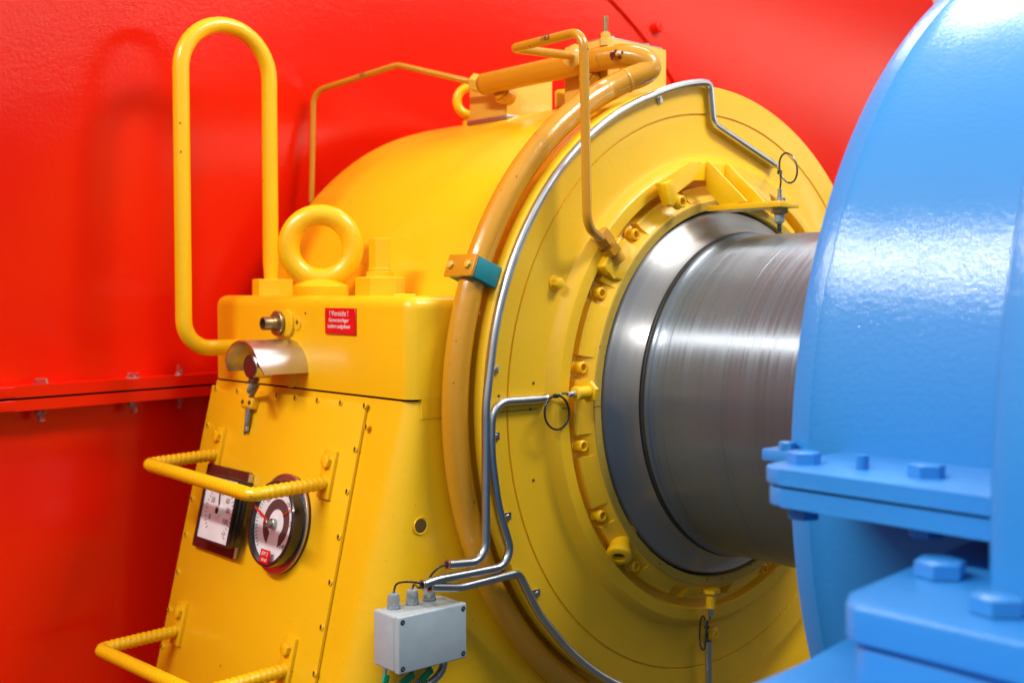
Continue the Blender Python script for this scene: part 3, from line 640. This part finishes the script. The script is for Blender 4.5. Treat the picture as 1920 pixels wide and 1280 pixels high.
# thin oil line, left: manifold end -> over the back of the drum
tl = thing('oil_line', (-.83, -.4, .3), 'thin ochre oil line arching left from the manifold to behind the drum', 'pipe', 'thin oil lines')
e0 = V((-.43, -.236, .6345)); pa = [e0, at(845, 147, y=-.236), at(752, 127, x=-.62), at(735, 129, x=-.64), at(592, 176, x=-.83), at(584, 200, x=-.83), at(584, 360, x=-.83)]
p_ = poly_fillet([pa[0], at(745, 122, x=-.63), at(588, 172, x=-.83), at(584, 380, x=-.83)], [0, .05, .035, 0], 8)
b = B(); b.tube(p_, .0066, 16); b.obj('thin_tube', 'ochre', tl)
dd = (p_[1]-p_[0]).normalized(); b = B(); b.hexa(e0+dd*.000, dd, .0195, .026, .0015, rot=.2); b.cyl(e0-dd*.01, e0+dd*.003, .014, 20, .001); b.cyl(e0+dd*.02, e0+dd*.028, .0100, 20, .001); b.obj('union_nut', 'tan', tl)
c = p_[9].lerp(p_[10], .45) if len(p_) > 10 else p_[2]
mid = at(683, 146, x=-.72); 
ex_ = (at(700, 141, x=-.72)-at(660, 154, x=-.72)).normalized(); fwd = (CAM-mid).normalized(); ey_ = (Z-ex_*Z.dot(ex_)).normalized()
def handtext(txt, size, u, v, seg_a, seg_b, r, nm_root):
    d = (seg_b-seg_a).normalized(); rr_ = ray(u, v)
    # nearest point of the tube axis to the line of sight, then out to the tube's skin
    w0 = CAM-seg_a; a = 1; b_ = rr_.dot(d); c_ = 1; d_ = rr_.dot(w0); e_ = d.dot(w0); sc = (e_-b_*d_)/(a*c_-b_*b_)
    sc = (a*e_-b_*d_)/(a*c_-b_*b_); ax = seg_a+d*sc
    out = (V((.6, -.8, .35))); out = (out-d*out.dot(d)).normalized(); ey = out.cross(d).normalized()
    if d.dot(rt) < 0: d = -d; ey = out.cross(d).normalized()
    t_ = text_bm(txt, size, ax+out*(r+.0003)-ey*size*.35, d, ey, .0004)
    t_.obj('marker_number', 'ink', nm_root, smooth=False)
handtext('65', .013, 683, 146, at(745, 122, x=-.63), at(588, 172, x=-.83), .0066, tl)

# thin oil line, front: manifold -> loop -> down to the lug
tf = thing('oil_line', (.06, -.42, .25), 'thin ochre oil line looping off the manifold and dropping across the front plate', 'pipe', 'thin oil lines')
m0 = at(1088, 111, y=-.225); n0 = at(1066, 104, y=-.262)
e1 = pol(.040, .405, 141.2); dir_e = V((.20, .62, -.76)).normalized(); e2 = e1-dir_e*.062
vt, vb_ = at(1100, 75, x=.055), at(1101, 418, x=.055)
pts = [n0, at(972, 90, x=-.10), at(985, 84, x=-.06), at(1092, 58, x=.055)]
p_ = poly_fillet([n0, at(962, 91, x=-.13), at(1094, 58, x=.055), at(1101, 425, x=.055), e2+dir_e*.02], [0, .014, .03, .035, 0], 9)
b = B(); b.tube(p_, .0083, 18); b.obj('thin_tube', 'ochre', tf)
dd = (p_[0]-m0).normalized(); b = B(); b.hexa(m0, dd, .024, .028, .0015, rot=.3); b.cyl(m0-dd*.012, m0+dd*.002, .016, 20, .001); b.obj('union_nut', 'tan', tf)
b = B(); b.hexa(e2+dir_e*.000, dir_e, .0185, .026, .0015, rot=.2); b.cyl(e2+dir_e*.026, e2+dir_e*.031, .0135, 20, .001); b.hexa(e2+dir_e*.031, dir_e, .0185, .016, .0015, rot=.5); b.cyl(e2+dir_e*.045, e2+dir_e*.065, .013, 20); b.obj('elbow_nut', 'ochre', tf)
handtext('165', .017, 1028, 73, at(962, 91, x=-.13), at(1094, 58, x=.055), .0083, tf)

# ------------------------------------------------------------------ pipe clamp on the big pipe
ac = 158.5; u_ = pol(0, 1, ac); t_ = X.cross(u_).normalized(); cc = V((0, 0, 0))
cla = thing('pipe_clamp', pol(-.035, .64, ac), 'teal and tan block clamp holding the thick ochre pipe', 'clamp')
b = B(); b.obox(pol(-.036, .628, ac), X, u_, t_, .034, .026, .0185, .002); b.obj('rubber_block', 'teal', cla)
b = B(); b.obox(pol(-.038, .6575, ac), X, u_, t_, .036, .0032, .0195, .0015); b.obj('top_plate', 'ochre', cla)
for x_ in (-.060, -.015):
    c = pol(x_, .6605, ac); b = B(); b.hexa(c, u_, .0072, .0055, .0006); b.obj('clamp_bolt', 'tan', cla)

# ------------------------------------------------------------------ steel conduits on the plate edge
def conduit(pts, fr, r, label, ends=True, clips=(), x=.0095):
    t = thing('steel_conduit', pts[len(pts)//2], label, 'conduit', 'steel conduits on the front plate')
    p = poly_fillet(pts, fr, 8); b = B(); b.tube(p, r, 18, caps=False)
    for (q, q2) in ((p[0], p[1]), (p[-1], p[-2])):
        d = (q2-q).normalized(); b.revolve(q, d, [(.004, r), (.001, r+.0014), (-.0004, r+.0014), (-.0004, r*.80), (.002, r*.78)], 18, caps=False)
    b.obj('conduit_tube', 'steel', t)
    for (q, q2) in ((p[0], p[1]), (p[-1], p[-2])):
        d = (q2-q).normalized(); b = B(); b.cyl(q+d*.0003, q+d*.006, r*.79, 16); b.obj('end_opening', 'dark', t)
    for (u, v, ang) in clips:
        c = at(u, v, x=.0025); e = V((0, cos(ang), sin(ang))); g = V((0, -sin(ang), cos(ang)))
        b = B(); b.obox(c, e, g, X, .012, .0065, .0012, .0005); cl_ = b.obj('clip', 'steel', t)
        b = B(); b.cyl(c+e*.004, c+e*.004+X*.0035, .0038, 12, .0004); sub(b, 'clip_screw', 'bolt', cl_)
    return t
xc_ = .0095
arc1 = [at(u, v, x=xc_) for (u, v) in ((1330, 155),)]
def acirc(a0, a1, r, x, n): return [pol(x, r, a0+(a1-a0)*k/n) for k in range(n+1)]
pA = at(1333, 156, x=xc_)
aT = math.degrees(atan2(pA.z, pA.y)); rT = hypot(pA.y, pA.z)
a_end = 169
arc = [pol(xc_, rT+(.593-rT)*min(1, k/8), aT+2.5+(a_end-aT-2.5)*k/40) for k in range(41)]
pts = [at(1452, 309, x=xc_), at(1337, 232, x=xc_), at(1331, 158, x=xc_)]+arc+[at(911, 760, x=xc_), at(911, 1052, x=xc_), at(838, 1058, x=xc_)]
fr = [0, .022, .020]+[.0]*0+[.05]*41+[.3, .028, 0]
fr = [0, .022, .016]+[.3]*41+[.3, .030, 0]
conduit(pts, fr, .0072, 'longest steel conduit following the top left edge of the yellow plate', clips=((1236, 182, radians(-70)), (924, 693, 0)))
pts = [at(1024, 747, x=xc_)]+[at(*q, x=xc_) for q in ((922, 754), (921, 850), (934, 950), (966, 1058), (820, 1086), (792, 1096))]
conduit(pts, [0, .035, .3, .3, .030, .2, 0], .0072, 'steel conduit from the left sensor, bending down beside the longest conduit', clips=((926, 818, 0), (948, 968, 0)))
arc3 = [pol(xc_, .594, a) for a in range(222, 262, 3)]
pts = [at(806, 1100, x=xc_), at(862, 1101, x=xc_), at(972, 1073, x=xc_), at(1010, 1150, x=xc_)]+arc3
conduit(pts, [0, .12, .022, .2]+[.3]*len(arc3), .0072, 'lowest steel conduit leaving the grey box and following the bottom left edge', clips=((1003, 1112, 0),))
q = at(1328, 1201, x=.020); conduit([q, at(1329, 1290, x=.018), at(1331, 1380, x=.016)], [0, .1, 0], .0070, 'short vertical steel conduit below the bottom sensor')

# ------------------------------------------------------------------ sensors with cable loops
def loop_pts(c, ex, ey, rx, ry, a0, a1, n=30): return [V(c)+V(ex)*rx*cos(a0+(a1-a0)*k/n)+V(ey)*ry*sin(a0+(a1-a0)*k/n) for k in range(n+1)]
# left sensor
sl = thing('speed_sensor', pol(.05, .42, 178), 'yellow sensor on the left of the seal ring with a hanging black cable loop', 'sensor', 'sensors around the seal ring')
c0 = at(1108, 734, x=.045); d = V((.05, -1, -.02)).normalized()
b = B(); b.hexa(c0, d, .019, .008, .001, rot=.3); b.cyl(c0+d*.004, c0+d*.038, .0115, 24, .0015); b.cyl(c0+d*.034, c0+d*.041, .0125, 24, .0015); b.obj('sensor_body', 'yellow_rough', sl)
b = B(); b.cyl(c0+d*.038, c0+d*.052, .0058, 18, .0008); b.cyl(c0+d*.045, c0+d*.058, .0046, 18, .0006); b.obj('plug', 'steel', sl)
kx = at(1042, 742, x=.03)
lp = [at(1044+23*cos(a), 773-32*sin(a), x=.030) for a in [radians(100+360*k/30) for k in range(30)]]
b = B(); b.tube(crom([c0+d*.056, at(1056, 737, x=.04), kx, at(1024, 747, x=.012), at(1020, 747, x=.0095)]), .0017, 8); b.tube(lp, .0019, 8, closed=True)
b.obox(kx, X, Y, Z, .004, .004, .0035, .001); b.obj('cable', 'black', sl)
# bottom sensor
sb = thing('speed_sensor', pol(.04, .40, 270), 'yellow sensor pointing down at the bottom of the seal ring with cable loop', 'sensor', 'sensors around the seal ring')
c0 = at(1333, 1107, x=.045); d = V((.0, .0, -1))
b = B(); b.hexa(c0+Z*.004, d, .018, .008, .001); b.cyl(c0, c0+d*.034, .0098, 24, .0012); b.obj('sensor_body', 'yellow_rough', sb)
b = B(); b.cyl(c0+d*.033, c0+d*.050, .005, 16, .0006); b.obj('plug', 'steel', sb)
kx = at(1325, 1174, x=.04); lp = [at(1318+6*cos(a), 1186-32*sin(a), x=.040+.02*cos(a)) for a in [radians(360*k/30) for k in range(30)]]
b = B(); b.tube(crom([c0+d*.05, at(1328, 1163, x=.045), kx, at(1327, 1192, x=.03), at(1328, 1204, x=.020)]), .0017, 8); b.tube(lp, .0018, 8, closed=True); b.obox(kx, X, Y, Z, .004, .004, .0035, .001); b.obj('cable', 'black', sb)
q = at(1333, 1187, x=.0); b = B(); b.obox(q+X*.005, Y, Z, X, .011, .014, .005, .003); b.revolve(q+X*.010, X, [(0, .010), (.003, .010), (.0035, .005), (.001, .0045), (.001, .0004)], 20, caps=False)
tag(b.obj('clip_boss', 'yellow_rough', None), 'small yellow clip boss with a dark hole beside the bottom sensor', 'clip')

# bracket on top of the seal ring
br = thing('sensor_bracket', (.05, -.06, .36), 'yellow welded bracket with two ribs over the top of the shaft', 'bracket')
xb = .040
outl = [(1236, 343), (1293, 303), (1390, 310), (1440, 352), (1452, 395), (1420, 392), (1405, 352), (1378, 335), (1326, 338), (1300, 337), (1268, 362), (1264, 388), (1252, 388), (1245, 364)]
b = B(); b.prism([at(u, v, x=xb+.012) for u, v in outl], -X*.012, .0012); b.obj('arch_plate', 'yellow_rough', br)
b = B(); b.prism([at(u, v, x=xb+.022) for u, v in ((1246, 345), (1262, 336), (1266, 350), (1272, 372), (1264, 386), (1256, 384))], -X*.012, .001); b.obj('foot_pad', 'yellow_rough', br)
b = sbolt(at(1268, 379, x=.052), X, .0118, .016); b.obj('socket_bolt', 'yellow_rough', br)
for y_ in (-.09, -.033):
    b = B(); b.prism([(.050, y_, .442), (.059, y_, .442), (.146, y_, .3635), (.090, y_, .3545), (.052, y_, .392)], (0, .006, 0), .0008); b.obj('rib', 'yellow', br)
b = B(); b.box((.056, -.092, .3495), (.2215, -.033, .3600), .001); b.obj('shelf_plate', 'yellow', br)
# top sensor
sc_ = V((.199, -.062, 0)); ts = thing('speed_sensor', (sc_.x, sc_.y, .307), 'grey metal probe through the bracket shelf almost touching the shaft', 'sensor', 'sensors around the seal ring')
b = B(); b.hexa((sc_.x, sc_.y, .3493), -Z, .0152, .0105, .001, rot=.2); b.obj('lock_nut', 'brass', ts)
b = B(); b.cyl((sc_.x, sc_.y, .339), (sc_.x, sc_.y, .3235), .0094, 24, .001); b.revolve((sc_.x, sc_.y, .3235), -Z, [(0, .0075), (.003, .0045)], 20); b.obj('probe_body', 'gland', ts)
b = B(); b.tube([V((sc_.x, sc_.y, .322-.001*k)) for k in range(9)], .0042, 14, rfun=lambda i: .0044 if i % 2 else .0038); b.cyl((sc_.x, sc_.y, .314), (sc_.x, sc_.y, .3065), .0042, 16, .0005); b.obj('probe_tip', 'black', ts)
b = B(); b.cyl((sc_.x, sc_.y, .3602), (sc_.x, sc_.y, .366), .0085, 18, .001); b.cyl((sc_.x, sc_.y, .365), (sc_.x, sc_.y, .375), .0046, 16, .001); b.cyl((sc_.x, sc_.y, .375), (sc_.x, sc_.y, .384), .0040, 16, .0006); b.cyl((sc_.x+.008, sc_.y, .3602), (sc_.x+.008, sc_.y, .368), .0042, 14, .001); b.obj('plug', 'steel', ts)
kx = at(1462, 323, y=sc_.y); tp = at(1452, 309, x=.0095)
lp = [at(1478+16.5*cos(a)+3*sin(-a), 315-28*sin(a), y=sc_.y) for a in [radians(360*k/30) for k in range(30)]]
b = B(); b.tube(crom([V((sc_.x, sc_.y, .382)), at(1464, 340, y=sc_.y), kx, kx.lerp(tp, .5)+Z*.002, tp, at(1449, 307, x=.0095)]), .0016, 8); b.tube(lp, .0017, 8, closed=True); b.obox(kx, X, Y, Z, .0035, .0035, .0035, .001); b.obj('cable', 'black', ts)

# ------------------------------------------------------------------ junction box
L1, L2 = at(748, 1162, x=.018), at(875, 1126, x=.018); L3 = at(749, 1265, x=.018)
ya, yb, zt_, zb_ = L1.y, L2.y, (L1.z+L2.z)/2, L3.z
jb = thing('junction_box', ((-.06+.018)/2, (ya+yb)/2, zb_), 'grey plastic junction box with three cable glands on the pedestal', 'junction box')
b = B(); b.box((-.052, ya, zb_), (.004, yb, zt_), .004, 3); b.obj('box_body', 'grey', jb)
b = B(); b.box((.0045, ya-.0006, zb_-.0006), (.018, yb+.0006, zt_+.0006), .003, 3); b.obj('lid', 'grey', jb)
b = B(); b.box((-.063, ya+.02, zb_+.01), (-.051, yb-.02, zt_-.01)); b.obj('mounting_plate', 'rubber', jb)
for y_, z_ in ((ya+.007, zt_-.008), (yb-.007, zt_-.008), (ya+.007, zb_+.008), (yb-.007, zb_+.008)):
    b = B(); b.revolve((.0182, y_, z_), X, [(0, .0042), (.0005, .0040), (.0003, .0036), (.0003, .0003)], 16, caps=False); lid_s = b.obj('lid_screw', 'ink', jb)
    b = B(); b.cyl((.0186, y_, z_), (.0192, y_, z_), .0022, 12); sub(b, 'screw_core', 'bolt', lid_s)
GL = []
for (u, v) in ((738, 1140), (773, 1132), (805, 1124)):
    q = at(u, v, z=zt_); q.x = max(-.04, min(-.012, q.x)); q = at(u, v, z=zt_) if abs(at(u, v, z=zt_).x+.02) < .03 else q
    GL.append(q)
    b = B(); b.cyl(q, q+Z*.004, .0108, 24, .0006); b.hexa(q+Z*.004, Z, .0112, .006, .0006); b.revolve(q+Z*.010, Z, [(0, .0098), (.006, .0100), (.013, .0085), (.015, .006), (.015, .002)], 20); b.obj('cable_gland', 'gland', jb)
cb1 = crom([GL[0]+Z*.023, GL[0]+Z*.038+Y*.006, at(765, 1090, x=.003), at(785, 1092, x=.009), at(800, 1094, x=xc_)])
cb2 = crom([GL[1]+Z*.023, GL[1]+Z*.032+Y*.004, at(785, 1101, x=.006), at(800, 1098, x=xc_)])
cb3 = crom([GL[2]+Z*.020, at(806, 1082, x=-.01), at(822, 1064, x=.004), at(838, 1058, x=xc_), at(846, 1057, x=xc_)])
for c_b in (cb1, cb2, cb3):
    b = B(); b.tube(c_b, .0018, 10); tgc = b.obj('cable', 'black', None)
    c_b.append(tgc)
tag(cb1[-1], 'short black cable arching out of the first gland from the left', 'cable', 'cables into the junction box')
tag(cb2[-1], 'short black cable leaving the middle gland of the grey box', 'cable', 'cables into the junction box')
tag(cb3[-1], 'short black cable rising to the end of the longest conduit', 'cable', 'cables into the junction box')
# hoses and tagged cables beneath
qh = at(832, 1238, x=-.015); qh.z = zb_
fh = thing('flexible_hose', qh, 'ribbed steel flexible hose leaving the underside of the grey box', 'hose')
hp = crom([qh+V((0, 0, .002)), qh-Z*.012, at(827, 1258, x=-.012), at(812, 1275, x=-.01), at(790, 1288, x=-.008), at(750, 1302, x=-.005)], 26)
b = B(); b.tube(hp, .0062, 16, rfun=lambda i: .0070 if i % 5 < 3 else .0058); b.obj('ribbed_hose', 'steel', fh)
b = B(); b.cyl(qh+Z*.0005, qh-Z*.006, .011, 20, .001); b.obj('hose_nut', 'grey', fh)
ct = [((722, 1250), (720, 1275), (715, 1300), 'leftmost grey cable with green tag under the grey box'),
      ((782, 1252), (765, 1268), (742, 1285), 'middle grey cable with green tag under the grey box'),
      ((812, 1243), (800, 1260), (780, 1280), 'grey cable with green tag under the box nearest the steel hose')]
for a_, m_, e_, lab in ct:
    t = thing('tagged_cable', at(*a_, x=-.03), lab, 'cable', 'cables under the grey box')
    P_ = [at(*a_, x=-.02), at(*m_, x=-.018), at(*e_, x=-.015)]; P_[0].z = zb_+.002
    b = B(); b.tube(crom(P_), .0032, 10); b.obj('cable_run', 'rubber', t)
    d = (P_[2]-P_[1]).normalized(); c = P_[1]+d*.004
    b = B(); b.obox(c+X*.004, d, X.cross(d), X, .014, .0055, .0022, .0006); tgp = b.obj('green_tag', 'tag', t)

# ------------------------------------------------------------------ end
